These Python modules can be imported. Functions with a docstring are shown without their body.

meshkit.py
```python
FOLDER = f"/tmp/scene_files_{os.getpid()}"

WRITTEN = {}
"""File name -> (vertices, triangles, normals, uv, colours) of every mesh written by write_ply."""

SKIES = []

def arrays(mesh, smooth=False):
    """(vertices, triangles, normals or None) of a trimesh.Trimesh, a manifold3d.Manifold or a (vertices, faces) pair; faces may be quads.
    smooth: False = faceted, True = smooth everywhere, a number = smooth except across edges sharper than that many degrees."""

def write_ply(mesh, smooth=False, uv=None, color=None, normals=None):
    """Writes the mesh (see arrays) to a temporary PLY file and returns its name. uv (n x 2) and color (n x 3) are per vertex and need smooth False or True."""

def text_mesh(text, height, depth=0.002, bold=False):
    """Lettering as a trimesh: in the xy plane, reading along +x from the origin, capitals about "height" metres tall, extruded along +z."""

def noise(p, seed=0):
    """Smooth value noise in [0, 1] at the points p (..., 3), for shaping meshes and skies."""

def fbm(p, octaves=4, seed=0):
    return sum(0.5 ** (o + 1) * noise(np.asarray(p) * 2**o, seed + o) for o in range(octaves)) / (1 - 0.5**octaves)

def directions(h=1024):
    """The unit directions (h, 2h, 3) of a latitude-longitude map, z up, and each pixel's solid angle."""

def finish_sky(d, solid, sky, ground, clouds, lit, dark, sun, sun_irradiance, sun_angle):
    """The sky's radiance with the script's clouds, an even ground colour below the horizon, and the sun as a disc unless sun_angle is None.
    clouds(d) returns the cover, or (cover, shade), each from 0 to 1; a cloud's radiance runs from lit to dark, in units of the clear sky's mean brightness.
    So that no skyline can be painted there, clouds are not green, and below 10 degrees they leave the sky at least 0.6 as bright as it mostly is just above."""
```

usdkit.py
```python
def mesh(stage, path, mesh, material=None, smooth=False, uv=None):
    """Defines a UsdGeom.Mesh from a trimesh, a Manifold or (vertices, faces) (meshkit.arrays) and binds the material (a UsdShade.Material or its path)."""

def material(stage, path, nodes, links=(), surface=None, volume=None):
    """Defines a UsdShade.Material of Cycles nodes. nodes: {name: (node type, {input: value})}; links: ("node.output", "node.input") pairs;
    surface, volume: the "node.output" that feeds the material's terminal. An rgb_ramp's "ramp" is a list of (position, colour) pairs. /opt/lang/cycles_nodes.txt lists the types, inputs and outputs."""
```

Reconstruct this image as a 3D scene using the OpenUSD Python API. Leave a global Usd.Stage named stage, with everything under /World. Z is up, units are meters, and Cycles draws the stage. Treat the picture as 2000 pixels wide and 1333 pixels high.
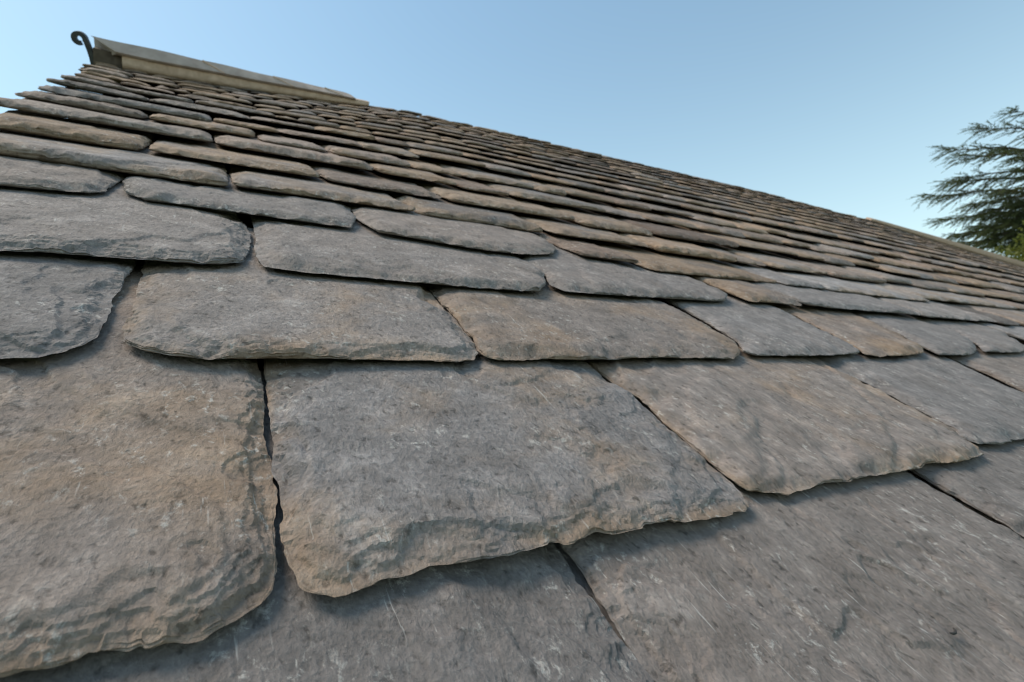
import math, random
import numpy as np, trimesh, shapely
from shapely.geometry import Polygon
from scipy.spatial import Delaunay, cKDTree
import usdkit, meshkit
from pxr import Usd, UsdGeom, UsdLux, UsdShade, Sdf, Gf, Vt

stage = Usd.Stage.CreateInMemory()
UsdGeom.SetStageUpAxis(stage, UsdGeom.Tokens.z)
UsdGeom.Xform.Define(stage, '/World')

# ---------------------------------------------------------------- camera, sky, sun, exposure
H = 0.30                                   # camera height above the roof surface, metres; roof sizes below are in units of H
PITCH = math.radians(37)
EXPOSURE = 0.24
SKY_STRENGTH = 0.15
SUN_ELEV = math.radians(58)
SUN_DIR_XY = (-0.866, 0.5)                 # a veiled sun high to the left: soft light, no hard shadows
SUN_INTENSITY = 0.75
# roof frame in camera axes (right, down, forward): u along the eaves, v up the slope, n out of the roof
F_N = 1.0359722                            # focal length / half picture width
CU = np.array([0.86076584, 0.01265482, 0.50884382])
CV = np.array([-0.44583096, -0.46361027, 0.76570247])
CN = np.array([0.24559505, -0.88594885, -0.39341797])
ROOF_ORIGIN = np.array([0.0, 0.0, 4.0])    # the point of the roof right below the camera
cp, sp = math.cos(PITCH), math.sin(PITCH)
RW = np.array([[1, 0, 0], [0, cp, sp], [0, -sp, cp]])      # rows: u, v, n in world axes


def cam_to_world(c):
    return np.array([c @ CU, c @ CV, c @ CN]) @ RW


CAM = ROOF_ORIGIN + H * RW[2]
RIGHT, down, fwd = (cam_to_world(np.eye(3)[i]) for i in range(3))
cam = UsdGeom.Camera.Define(stage, '/World/camera')
m = Gf.Matrix4d(*[float(x) for x in np.vstack([np.r_[RIGHT, 0], np.r_[-down, 0], np.r_[-fwd, 0], np.r_[CAM, 1]]).ravel()])
cam.AddTransformOp().Set(m)
cam.CreateHorizontalApertureAttr(36.0)
cam.CreateVerticalApertureAttr(24.0)
cam.CreateFocalLengthAttr(18.0 * F_N)
cam.CreateClippingRangeAttr(Gf.Vec2f(0.01, 5000))
cam.CreateFStopAttr(9.0)
cam.CreateFocusDistanceAttr(0.50)
cam.CreateExposureAttr(EXPOSURE)

sd = np.array([*SUN_DIR_XY, 0.0]); sd /= np.linalg.norm(sd)
sd = np.array([*(sd[:2] * math.cos(SUN_ELEV)), math.sin(SUN_ELEV)])
usdkit.material(stage, '/World/Looks/sky_look', {
    'sky': ('sky_texture', {'sky_type': 'single_scattering', 'sun_disc': False, 'sun_elevation': SUN_ELEV,
                            'sun_rotation': math.atan2(sd[0], sd[1]), 'altitude': 100.0, 'air_density': 1.5,
                            'aerosol_density': 1.0, 'ozone_density': 0.6}),
    'tint': ('mix_color', {'blend_type': 'multiply', 'fac': 1.0, 'use_clamp': False, 'b': (0.935, 1.055, 0.985)}),
    # pale haze thickening evenly towards the horizon all round
    'co': ('texture_coordinate', {}), 'sep': ('separate_xyz', {}),
    'up': ('math', {'math_type': 'maximum', 'value2': 0.0}), 'inv': ('math', {'math_type': 'subtract', 'value1': 1.0}),
    'pw': ('math', {'math_type': 'power', 'value2': 3.2}), 'cap': ('math', {'math_type': 'multiply', 'value2': 0.8}),
    'hz': ('mix_color', {'blend_type': 'mix', 'use_clamp': False, 'b': (5.9, 7.2, 7.2)}),
    'bg': ('background_shader', {'strength': SKY_STRENGTH})},
    [('sky.color', 'tint.a'), ('co.generated', 'sep.vector'), ('sep.z', 'up.value1'), ('up.value', 'inv.value2'), ('inv.value', 'pw.value1'), ('pw.value', 'cap.value1'),
     ('tint.result', 'hz.a'), ('cap.value', 'hz.fac'), ('hz.result', 'bg.color')], surface='bg.background')
dome = UsdLux.DomeLight.Define(stage, '/World/sky')
dome.GetPrim().SetCustomDataByKey('kind', 'structure')
UsdShade.MaterialBindingAPI.Apply(dome.GetPrim()).Bind(UsdShade.Material.Get(stage, '/World/Looks/sky_look'))
sun = UsdLux.DistantLight.Define(stage, '/World/sun')
sun.CreateNormalizeAttr(True); sun.CreateIntensityAttr(SUN_INTENSITY); sun.CreateAngleAttr(26.0)
sun.CreateColorAttr(Gf.Vec3f(1.0, 0.89, 0.74))
zax = sd; xax = np.cross([0, 0, 1.0], zax); xax /= np.linalg.norm(xax); yax = np.cross(zax, xax)
sun.AddTransformOp().Set(Gf.Matrix4d(*[float(x) for x in np.vstack([np.r_[xax, 0], np.r_[yax, 0], np.r_[zax, 0], [0, 0, 0, 1]]).ravel()]))

# ---------------------------------------------------------------- helpers
names = {}


def numbered(path):
    k = names.get(path, 0)
    names[path] = k + 1
    return path if k == 0 else f'{path}_{k:03d}'


def tag(prim, **kw):
    for k, v in kw.items():
        prim.SetCustomDataByKey(k, v)


def thing(name, label, category, group=None, matrix=None):
    x = UsdGeom.Xform.Define(stage, numbered('/World/' + name))
    if matrix is not None:
        x.AddTransformOp().Set(matrix)
    tag(x.GetPrim(), label=label, category=category)
    if group:
        tag(x.GetPrim(), group=group)
    return x.GetPrim()


def part(parent, name, mesh, mat, smooth=False, **kw):
    p = usdkit.mesh(stage, numbered(str(parent.GetPath()) + '/' + name), mesh, '/World/Looks/' + mat, smooth=smooth)
    if kw:
        tag(p.GetPrim(), **kw)
    return p


def cat(meshes):
    vs, fs, n = [], [], 0
    for v, f in meshes:
        vs.append(np.asarray(v, float)); fs.append(np.asarray(f, int) + n); n += len(v)
    return np.vstack(vs), np.vstack(fs)


def box(lo, hi):
    m_ = trimesh.creation.box(bounds=[lo, hi])
    return np.array(m_.vertices), np.array(m_.faces)


def tube(points, radii, sides=8):
    P = np.asarray(points, float); R = np.broadcast_to(np.asarray(radii, float), len(P))
    T = np.gradient(P, axis=0); T /= np.linalg.norm(T, axis=1, keepdims=True)
    a = np.array([0.31, 0.17, 0.93]); rings = []
    for p, t, r in zip(P, T, R):
        x = np.cross(t, a); x /= np.linalg.norm(x); y = np.cross(t, x)
        ang = np.arange(sides) * 2 * np.pi / sides
        rings.append(p + r * (np.cos(ang)[:, None] * x + np.sin(ang)[:, None] * y))
    v = np.vstack(rings + [P[:1], P[-1:]]); f = []
    for i in range(len(P) - 1):
        for j in range(sides):
            k = (j + 1) % sides
            f += [(i * sides + j, i * sides + k, (i + 1) * sides + k), (i * sides + j, (i + 1) * sides + k, (i + 1) * sides + j)]
    n0 = len(P) * sides
    for j in range(sides):
        k = (j + 1) % sides
        f += [(n0, k, j), (n0 + 1, n0 - sides + j, n0 - sides + k)]
    return v, np.array(f)


fbm, noise = meshkit.fbm, meshkit.noise


def n2(p, scale, seed, octaves=3):
    """fbm in [-1, 1] at points p (n, 2)"""
    q = np.c_[np.asarray(p) * scale, np.full(len(p), seed * 0.37 + 0.11)]
    return fbm(q, octaves, seed) * 2 - 1


def sstep(x, a, b):
    t = np.clip((x - a) / (b - a), 0, 1)
    return t * t * (3 - 2 * t)


# ---------------------------------------------------------------- materials
L = '/World/Looks/'


def slate_material(path):
    nodes = {
        'co': ('texture_coordinate', {}),
        'at': ('attribute', {'attribute': 'tone'}),
        'sep': ('separate_color', {}),
        'at2': ('attribute', {'attribute': 'tone_b'}),
        'sep2': ('separate_color', {}),
        'off': ('vector_math', {'math_type': 'scale', 'scale': 61.0, 'vector1': (0, 0, 0)}),
        'rv': ('combine_xyz', {'x': 0.0, 'y': 0.0, 'z': 0.0}),
        'r2': ('math', {'math_type': 'multiply', 'value2': 7.31}),
        'r3': ('math', {'math_type': 'multiply', 'value2': 3.77}),
        'p': ('vector_math', {'math_type': 'add'}),
        'ms': ('mapping', {'scale': (1.0, 0.13, 1.0), 'rotation': (0, 0, 0.10)}),      # grain stretched down the slope
        'mg': ('mapping', {'scale': (1.0, 0.70, 1.0), 'rotation': (0, 0, 0.35)}),
        'streak': ('noise_texture', {'scale': 130.0, 'detail': 6.0, 'roughness': 0.66, 'distortion': 0.0}),
        'mott': ('noise_texture', {'scale': 20.0, 'detail': 10.0, 'roughness': 0.70, 'distortion': 0.0}),
        'big': ('noise_texture', {'scale': 6.0, 'detail': 5.0, 'roughness': 0.60, 'distortion': 0.4}),
        'fine': ('noise_texture', {'scale': 210.0, 'detail': 6.0, 'roughness': 0.68}),
        'mid': ('noise_texture', {'scale': 105.0, 'detail': 7.0, 'roughness': 0.62, 'distortion': 0.15}),
        'fleck': ('noise_texture', {'scale': 95.0, 'detail': 7.0, 'roughness': 0.74, 'distortion': 0.3}),
        'fleckzone': ('noise_texture', {'scale': 13.0, 'detail': 4.0, 'roughness': 0.6}),
        'cl1': ('noise_texture', {'scale': 13.0, 'detail': 9.0, 'roughness': 0.55}),
        'cl1m': ('math', {'math_type': 'multiply', 'value2': 11.0}), 'cl1f': ('math', {'math_type': 'floor'}), 'cl1d': ('math', {'math_type': 'multiply', 'value2': 0.060}),
        'cl2': ('noise_texture', {'scale': 34.0, 'detail': 8.0, 'roughness': 0.55}),
        'cl2m': ('math', {'math_type': 'multiply', 'value2': 8.0}), 'cl2f': ('math', {'math_type': 'floor'}), 'cl2d': ('math', {'math_type': 'multiply_add', 'value2': 0.030}),
        'h4': ('math', {'math_type': 'add'}),
        'pit': ('voronoi_texture', {'scale': 60.0, 'randomness': 1.0}),
        'gs': ('mix_float', {'fac': 0.5}),
        'sfac': ('math', {'math_type': 'multiply', 'value2': 0.6}),
        'gmix': ('mix_float', {'fac': 0.42}),
        'g': ('rgb_ramp', {'ramp': [(0.30, (0.071, 0.0637, 0.061)), (0.42, (0.147, 0.132, 0.127)), (0.54, (0.210, 0.188, 0.181)), (0.70, (0.365, 0.331, 0.318))]}),
        'hue': ('rgb_ramp', {'ramp': [(0.0, (0.97, 1.0, 1.03)), (0.35, (1.01, 1.0, 0.985)), (0.7, (1.09, 0.98, 0.88)), (1.0, (1.20, 0.96, 0.78))]}),
        'hb': ('math', {'math_type': 'multiply_add', 'value2': 0.4}),
        'hs': ('math', {'math_type': 'subtract', 'value2': 0.45}),
        'tint': ('mix_color', {'blend_type': 'multiply', 'fac': 1.0, 'use_clamp': False}),
        'valc': ('combine_color', {}),
        'tint2': ('mix_color', {'blend_type': 'multiply', 'fac': 1.0, 'use_clamp': False}),
        'oadd': ('math', {'math_type': 'add'}),
        'oedge': ('math', {'math_type': 'multiply', 'value2': 0.12}),
        'oadd2': ('math', {'math_type': 'add'}),
        'oth': ('map_range', {'range_type': 'smoothstep', 'from_min': 0.97, 'from_max': 1.30, 'to_min': 0.0, 'to_max': 0.60}),
        'ocol': ('rgb_ramp', {'ramp': [(0.32, (0.195, 0.125, 0.075)), (0.5, (0.295, 0.194, 0.118)), (0.68, (0.37, 0.260, 0.170))]}),
        'omix': ('mix_color', {'blend_type': 'mix'}),
        'fl': ('map_range', {'range_type': 'smoothstep', 'from_min': 0.54, 'from_max': 0.66, 'to_min': 0.0, 'to_max': 1.0}),
        'fz': ('map_range', {'range_type': 'smoothstep', 'from_min': 0.42, 'from_max': 0.62, 'to_min': 0.10, 'to_max': 0.75}),
        'flm': ('math', {'math_type': 'multiply'}),
        'flmix': ('mix_color', {'blend_type': 'mix', 'b': (0.46, 0.43, 0.395)}),
        # shade painted into the hollows of the grain to bring out the relief
        'dentshade': ('map_range', {'range_type': 'smoothstep', 'from_min': 0.30, 'from_max': 0.44, 'to_min': 0.45, 'to_max': 1.0}),
        'dentshadec': ('combine_color', {}),
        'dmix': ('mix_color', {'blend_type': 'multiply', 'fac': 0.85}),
        'msc': ('mapping', {'scale': (1.0, 0.022, 1.0), 'rotation': (0, 0, -0.16)}), 'scr': ('noise_texture', {'scale': 230.0, 'detail': 3.0, 'roughness': 0.6}),
        'scm': ('map_range', {'range_type': 'smoothstep', 'from_min': 0.645, 'from_max': 0.72, 'to_min': 0.0, 'to_max': 0.5}), 'scz': ('map_range', {'range_type': 'smoothstep', 'from_min': 0.50, 'from_max': 0.60, 'to_min': 0.0, 'to_max': 1.0}),
        'scf': ('math', {'math_type': 'multiply'}), 'scmix': ('mix_color', {'blend_type': 'mix', 'b': (0.50, 0.47, 0.44)}),
        'pt': ('map_range', {'from_min': 0.035, 'from_max': 0.09, 'to_min': 0.35, 'to_max': 1.0, 'clamp': True}),
        'ptz': ('map_range', {'range_type': 'smoothstep', 'from_min': 0.52, 'from_max': 0.60, 'to_min': 0.0, 'to_max': 1.0}),
        'ptc': ('combine_color', {}),
        'pmix': ('mix_color', {'blend_type': 'multiply', 'fac': 0.6}),
        'h0': ('mix_float', {}),
        'h1': ('math', {'math_type': 'multiply', 'value2': 0.30}),
        'h2': ('math', {'math_type': 'multiply_add', 'value2': 0.30}),
        'h3': ('math', {'math_type': 'multiply_add', 'value2': 0.30}),
        'bump': ('bump', {'strength': 1.0, 'distance': 0.0075}),
        'b': ('principled_bsdf', {'roughness': 0.86, 'specular_ior_level': 0.22}),
    }
    links = [('at.color', 'sep.color'), ('at2.color', 'sep2.color'), ('sep.r', 'rv.x'), ('sep.r', 'r2.value1'), ('sep.r', 'r3.value1'), ('r2.value', 'rv.y'), ('r3.value', 'rv.z'),
             ('rv.vector', 'off.vector1'), ('co.object', 'p.vector1'), ('off.vector', 'p.vector2'),
             ('p.vector', 'ms.vector'), ('ms.vector', 'streak.vector'), ('p.vector', 'mott.vector'), ('p.vector', 'big.vector'), ('p.vector', 'mg.vector'), ('mg.vector', 'fine.vector'), ('mg.vector', 'mid.vector'),
             ('mg.vector', 'fleck.vector'), ('p.vector', 'fleckzone.vector'), ('p.vector', 'pit.vector'),
             ('sep2.b', 'gs.fac'), ('fine.fac', 'gs.a'), ('streak.fac', 'gs.b'), ('mott.fac', 'gmix.a'), ('gs.result', 'gmix.b'), ('gmix.result', 'g.fac'),
             ('big.fac', 'hs.value1'), ('hs.value', 'hb.value1'), ('sep2.r', 'hb.value3'), ('hb.value', 'hue.fac'), ('g.color', 'tint.a'), ('hue.color', 'tint.b'),
             ('sep2.g', 'valc.r'), ('sep2.g', 'valc.g'), ('sep2.g', 'valc.b'), ('tint.result', 'tint2.a'), ('valc.color', 'tint2.b'),
             ('sep.b', 'oadd.value1'), ('big.fac', 'oadd.value2'), ('sep.g', 'oedge.value1'), ('oadd.value', 'oadd2.value1'), ('oedge.value', 'oadd2.value2'), ('oadd2.value', 'oth.value'),
             ('mott.fac', 'ocol.fac'), ('oth.result', 'omix.fac'), ('tint2.result', 'omix.a'), ('ocol.color', 'omix.b'),
             ('fleck.fac', 'fl.value'), ('fleckzone.fac', 'fz.value'), ('fl.result', 'flm.value1'), ('fz.result', 'flm.value2'), ('flm.value', 'flmix.fac'), ('omix.result', 'flmix.a'),
             ('mid.fac', 'dentshade.value'), ('dentshade.result', 'dentshadec.r'), ('dentshade.result', 'dentshadec.g'), ('dentshade.result', 'dentshadec.b'), ('flmix.result', 'dmix.a'), ('dentshadec.color', 'dmix.b'),
             ('p.vector', 'msc.vector'), ('msc.vector', 'scr.vector'), ('scr.fac', 'scm.value'), ('big.fac', 'scz.value'), ('scm.result', 'scf.value1'), ('scz.result', 'scf.value2'), ('scf.value', 'scmix.fac'), ('dmix.result', 'scmix.a'), ('pit.distance', 'pt.value'), ('pt.result', 'ptc.r'), ('pt.result', 'ptc.g'), ('pt.result', 'ptc.b'), ('scmix.result', 'pmix.a'), ('ptc.color', 'pmix.b'), ('fleckzone.fac', 'ptz.value'), ('ptz.result', 'pmix.fac'),
             ('sep2.b', 'h0.fac'), ('fine.fac', 'h0.a'), ('streak.fac', 'h0.b'), ('h0.result', 'h1.value1'), ('mott.fac', 'h2.value1'), ('h1.value', 'h2.value3'), ('mid.fac', 'h3.value1'), ('h2.value', 'h3.value3'), ('mg.vector', 'cl1.vector'), ('cl1.fac', 'cl1m.value1'), ('cl1m.value', 'cl1f.value1'), ('cl1f.value', 'cl1d.value1'), ('mg.vector', 'cl2.vector'), ('cl2.fac', 'cl2m.value1'), ('cl2m.value', 'cl2f.value1'), ('cl2f.value', 'cl2d.value1'), ('cl1d.value', 'cl2d.value3'), ('cl2d.value', 'h4.value1'), ('h3.value', 'h4.value2'), ('h4.value', 'bump.height'),
             ('pmix.result', 'b.base_color'), ('bump.normal', 'b.normal')]
    usdkit.material(stage, path, nodes, links, surface='b.BSDF')


def plain(name, lo, hi, scale=8.0, rough=0.8, bump=0.3, dist=0.01, detail=5.0, **kw):
    usdkit.material(stage, L + name, {
        'co': ('texture_coordinate', {}),
        'n': ('noise_texture', {'scale': scale, 'detail': detail, 'roughness': 0.6}),
        'r': ('rgb_ramp', {'ramp': [(0.3, lo), (0.7, hi)]}),
        'bump': ('bump', {'strength': bump, 'distance': dist}),
        'b': ('principled_bsdf', {'roughness': rough, 'specular_ior_level': 0.3, **kw})},
        [('co.object', 'n.vector'), ('n.fac', 'r.fac'), ('r.color', 'b.base_color'), ('n.fac', 'bump.height'), ('bump.normal', 'b.normal')], surface='b.BSDF')


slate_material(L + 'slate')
plain('ridge_stone', (0.30, 0.232, 0.20), (0.43, 0.345, 0.30), scale=14, bump=0.4)
plain('mortar', (0.43, 0.30, 0.225), (0.60, 0.435, 0.335), scale=30, bump=0.6, dist=0.006)
plain('mortar_dark', (0.06, 0.045, 0.035), (0.12, 0.09, 0.07), scale=30)
plain('boarding', (0.05, 0.04, 0.03), (0.10, 0.08, 0.06), scale=6)
plain('rubble_wall', (0.24, 0.20, 0.15), (0.40, 0.35, 0.27), scale=5, bump=0.8, dist=0.03)
plain('iron', (0.035, 0.037, 0.04), (0.075, 0.075, 0.078), scale=40, rough=0.55, metallic=0.4)
plain('grass', (0.04, 0.07, 0.02), (0.09, 0.12, 0.04), scale=0.7)
plain('bark', (0.05, 0.038, 0.028), (0.11, 0.085, 0.06), scale=12, bump=0.8)
plain('bud', (0.13, 0.05, 0.03), (0.2, 0.08, 0.05), scale=120)
plain('chip', (0.03, 0.028, 0.026), (0.06, 0.05, 0.045), scale=120)


def leaf_material(name, cols, trans):
    usdkit.material(stage, L + name, {
        'g': ('geometry', {}),
        'r': ('rgb_ramp', {'ramp': cols}),
        'b': ('principled_bsdf', {'roughness': 0.55, 'specular_ior_level': 0.3}),
        't': ('translucent_bsdf', {'color': trans}),
        'm': ('mix_closure', {'fac': 0.35})},
        [('g.random_per_island', 'r.fac'), ('r.color', 'b.base_color'), ('b.BSDF', 'm.closure1'), ('t.BSDF', 'm.closure2')], surface='m.closure')


leaf_material('cedar_needle', [(0, (0.065, 0.085, 0.036)), (0.5, (0.12, 0.145, 0.062)), (1, (0.20, 0.215, 0.10))], (0.16, 0.18, 0.06))
leaf_material('yellow_leaf', [(0, (0.09, 0.10, 0.015)), (0.5, (0.14, 0.15, 0.02)), (1, (0.20, 0.19, 0.03))], (0.18, 0.18, 0.03))

# ---------------------------------------------------------------- the roof surface, in units of H
RIDGE_V = 12.0
ZU = [-3, -2, -.73, .45, 1.32, 2.26, 2.85, 3.84, 6.4, 11.5, 16.3, 22.9, 30, 40, 62]
ZZ = [-.05, -.04, -.03, .045, .125, .20, .267, .357, .398, .474, .503, .469, .239, -.01, -.35]


def zroof(U, V):
    """the old roof's gentle sag and swell above its mean plane"""
    return np.interp(U, ZU, ZZ) * np.clip((np.asarray(V) - 3.5) / (RIDGE_V - 3.5), 0, 1.3) ** 2


def to_local(P):
    """U, V, z in units of H -> metres in the roof's own axes, with the roof's sag"""
    P = np.asarray(P, float)
    return np.c_[P[:, 0], P[:, 1], P[:, 2] + zroof(P[:, 0], P[:, 1])] * H


def pix(points, slope=0.0, V0=0.0):
    """points of the photograph (2000 px wide) laid on the slate whose top falls by slope from its lower edge V0"""
    q = (np.asarray(points, float) - [1000, 666.5]) / 1000
    r = np.c_[q, np.full(len(q), F_N)]
    a, b, c = r @ CU, r @ CV, r @ CN
    # camera at z=1: z = 1 + t c = -slope (t b - V0)
    t = (-1 + slope * V0) / (c + slope * b)
    return np.c_[t * a, t * b]


def depth_of(U, V):
    return U * CU[2] + V * CV[2] - CN[2]


rowV = [-2.32, -1.30, -.27, .78, 1.81, 2.74, 3.62, 4.42, 5.2, 6.03, 6.83, 7.6, 8.33, 8.92, 9.42, 9.86, 10.25, 10.61, 10.94, 11.24, 11.52, 11.77, 11.99, 12.25]
A = 2                                     # index of the lowest course in view


def resample(poly, step, closed=False):
    P = np.asarray(poly, float)
    if closed:
        P = np.vstack([P, P[:1]])
    s = np.r_[0, np.cumsum(np.linalg.norm(np.diff(P, axis=0), axis=1))]
    n = max(2, int(round(s[-1] / step)) + (0 if closed else 1))
    x = np.linspace(0, s[-1], n + 1)[:-1] if closed else np.linspace(0, s[-1], n)
    return np.c_[np.interp(x, s, P[:, 0]), np.interp(x, s, P[:, 1])]


def slate(outline, V0, d, t, tt, lift, seed, res, detail, ochre, look=None):
    """One riven stone slate. outline: closed loop (U, V), counter-clockwise; V0: its lower edge; d: exposure; t: thickness; tt: rise per course; lift: how far it stands off.
    Returns vertices in metres, triangles, tones."""
    rng = np.random.default_rng(seed)
    rnd = rng.random()
    loop = resample(outline, res * 0.8, True)
    tang = np.roll(loop, -1, 0) - np.roll(loop, 1, 0)
    tang /= np.linalg.norm(tang, axis=1, keepdims=True) + 1e-9
    nrm = np.c_[tang[:, 1], -tang[:, 0]]                       # outward for a counter-clockwise loop
    s = np.r_[0, np.cumsum(np.linalg.norm(np.diff(loop, axis=0), axis=1))]
    hid = loop[:, 1] > V0 + 1.25 * d
    jag = 0.008 * n2(loop, 7, seed + 3, 3) + 0.005 * n2(loop, 30, seed + 4, 4) * detail
    # small bites out of the dressed edge
    bite = sstep(n2(loop, 9, seed + 5, 2), 0.30, 0.42) * 0.010 * detail
    loop = loop + nrm * (jag - bite)[:, None] * np.where(hid, 0, 1)[:, None]
    k = tt / d

    def base(p):
        return -k * (p[:, 1] - V0) + lift * np.clip(1 - (p[:, 1] - V0) / (2.1 * d), 0, 1)

    # rings of the edge, from the underside up and over on to the top: a layered, broken face
    warp = 1 + 0.35 * n2(loop, 5, seed + 6, 2)
    if detail > 0.3:
        fr = [(-0.50, 0.22), (-0.40, 0.02), (-0.24, -0.04), (-0.10, 0.02), (0.04, -0.02), (0.16, 0.05), (0.26, 0.09)]
    else:
        fr = [(-0.50, 0.20), (-0.30, -0.03), (0.0, -0.03), (0.22, 0.06)]
    rings = []
    chipL = np.clip(0.5 + 0.5 * n2(loop, 3.1, seed + 7, 3) * 1.8, 0, 1)    # how strongly the edge is chipped here
    for j, (fz, ins) in enumerate(fr):
        lay = (0.22 * t * n2(np.c_[loop[:, 0] + 7 * j, loop[:, 1]], 7, seed + 20 + j, 3) + 0.10 * t * n2(np.c_[loop[:, 0] + 7 * j, loop[:, 1]], 30, seed + 60 + j, 2)) * (1 if j else 0)
        p = loop - nrm * (ins * t * warp - lay)[:, None]
        rings.append(np.c_[p, fz * t + base(p)])
    # top surface
    inn = loop - nrm * (0.16 * t * warp + 0.004)[:, None]
    lo, hi = inn.min(0), inn.max(0)
    gx = np.arange(lo[0], hi[0], res)
    cut = V0 + 1.15 * d
    gy = np.arange(lo[1], min(cut, hi[1]), res * 0.87)
    X, Y = np.meshgrid(gx, gy)
    X = X + (np.arange(len(gy)) % 2)[:, None] * res / 2
    P = np.c_[X.ravel(), Y.ravel()] + rng.uniform(-.25, .25, (X.size, 2)) * res
    extra = np.c_[np.linspace(lo[0], hi[0], 6).repeat(3), np.tile(np.linspace(min(cut, hi[1]) + .1, hi[1], 3), 6)]
    P = np.vstack([P, extra])
    poly = Polygon(inn).buffer(0)
    ok = shapely.contains_xy(poly, P[:, 0], P[:, 1]); P = P[ok]
    vis = ~hid
    dist = cKDTree(inn).query(P)[0] if len(P) else np.zeros(0)
    P = P[dist > res * 0.55]
    allp = np.vstack([inn, P])
    dr = cKDTree(loop[vis] if vis.any() else loop).query(allp)[0]          # distance to the dressed edges only
    chip = np.clip(0.5 + 0.5 * n2(allp, 3.1, seed + 7, 3) * 1.8, 0, 1)
    w = 0.030 + 0.10 * np.clip(0.45 + 1.0 * n2(allp, 2.1, seed + 8, 2), 0, 1.3) + 0.16 * np.clip(n2(allp, 3.3, seed + 9, 2) - .05, 0, 1) * (0.3 + .7 * detail)
    drop = np.clip(1 - dr / w, 0, 1) ** 1.15 * (0.25 + 0.75 * chip)
    if detail > 0.3:                                            # knapped edge: small scoops and facets struck off, in layers
        vi = np.where(vis)[0]
        per = np.linalg.norm(np.roll(loop, -1, 0) - loop, axis=1)[vis].sum()
        tree_ = cKDTree(allp)
        sc = np.zeros(len(allp))
        for e_i in rng.choice(vi, max(8, int(per / 0.030))):
            Rr = rng.uniform(.03, .105) * (1.9 if rng.random() < .12 else 1)
            na = nrm[e_i] + rng.normal(size=2) * .35; na /= np.linalg.norm(na)
            zc = rng.uniform(.25, .98) * (.35 + .65 * chipL[e_i]); sl = zc / (Rr * rng.uniform(.7, 1.5))
            near_ = np.array(tree_.query_ball_point(loop[e_i], Rr * 2.2), int)
            if len(near_):
                dp = loop[e_i] - allp[near_]
                inw, tg_ = dp @ na, dp @ np.array([-na[1], na[0]])
                sc[near_] = np.maximum(sc[near_], zc - sl * np.maximum(inw, 0) - .9 * (tg_ / Rr) ** 2)
        drop = np.maximum(drop * .55, sc)
        q = 0.155
        wob = 0.07 * n2(allp, 12, seed + 10, 3) + 0.05 * n2(allp, 40, seed + 14, 2)
        dq = np.clip(drop + wob * sstep(drop, 0.0, 0.12), 0, 1)
        fl = np.floor(dq / q); fr_ = dq / q - fl
        dq = (fl + sstep(fr_, 0.78, 0.98)) * q
        drop = np.clip(0.35 * drop + 0.65 * dq, 0, 1)
    z = t * 0.44 - (0.80 + 0.25 * detail) * t * drop
    r = 0.30 * t                                                # worn arris
    z -= 0.12 * t * (1 - np.sqrt(np.clip(1 - np.clip(1 - dr / r, 0, 1) ** 2, 0, 1)))
    # riven face: broad undulation and thin broken layers
    z += 0.010 * n2(allp, 1.3, seed + 11, 2) + 0.002 * n2(np.c_[allp[:, 0], allp[:, 1] * 0.45], 7, seed + 12, 3)
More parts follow.
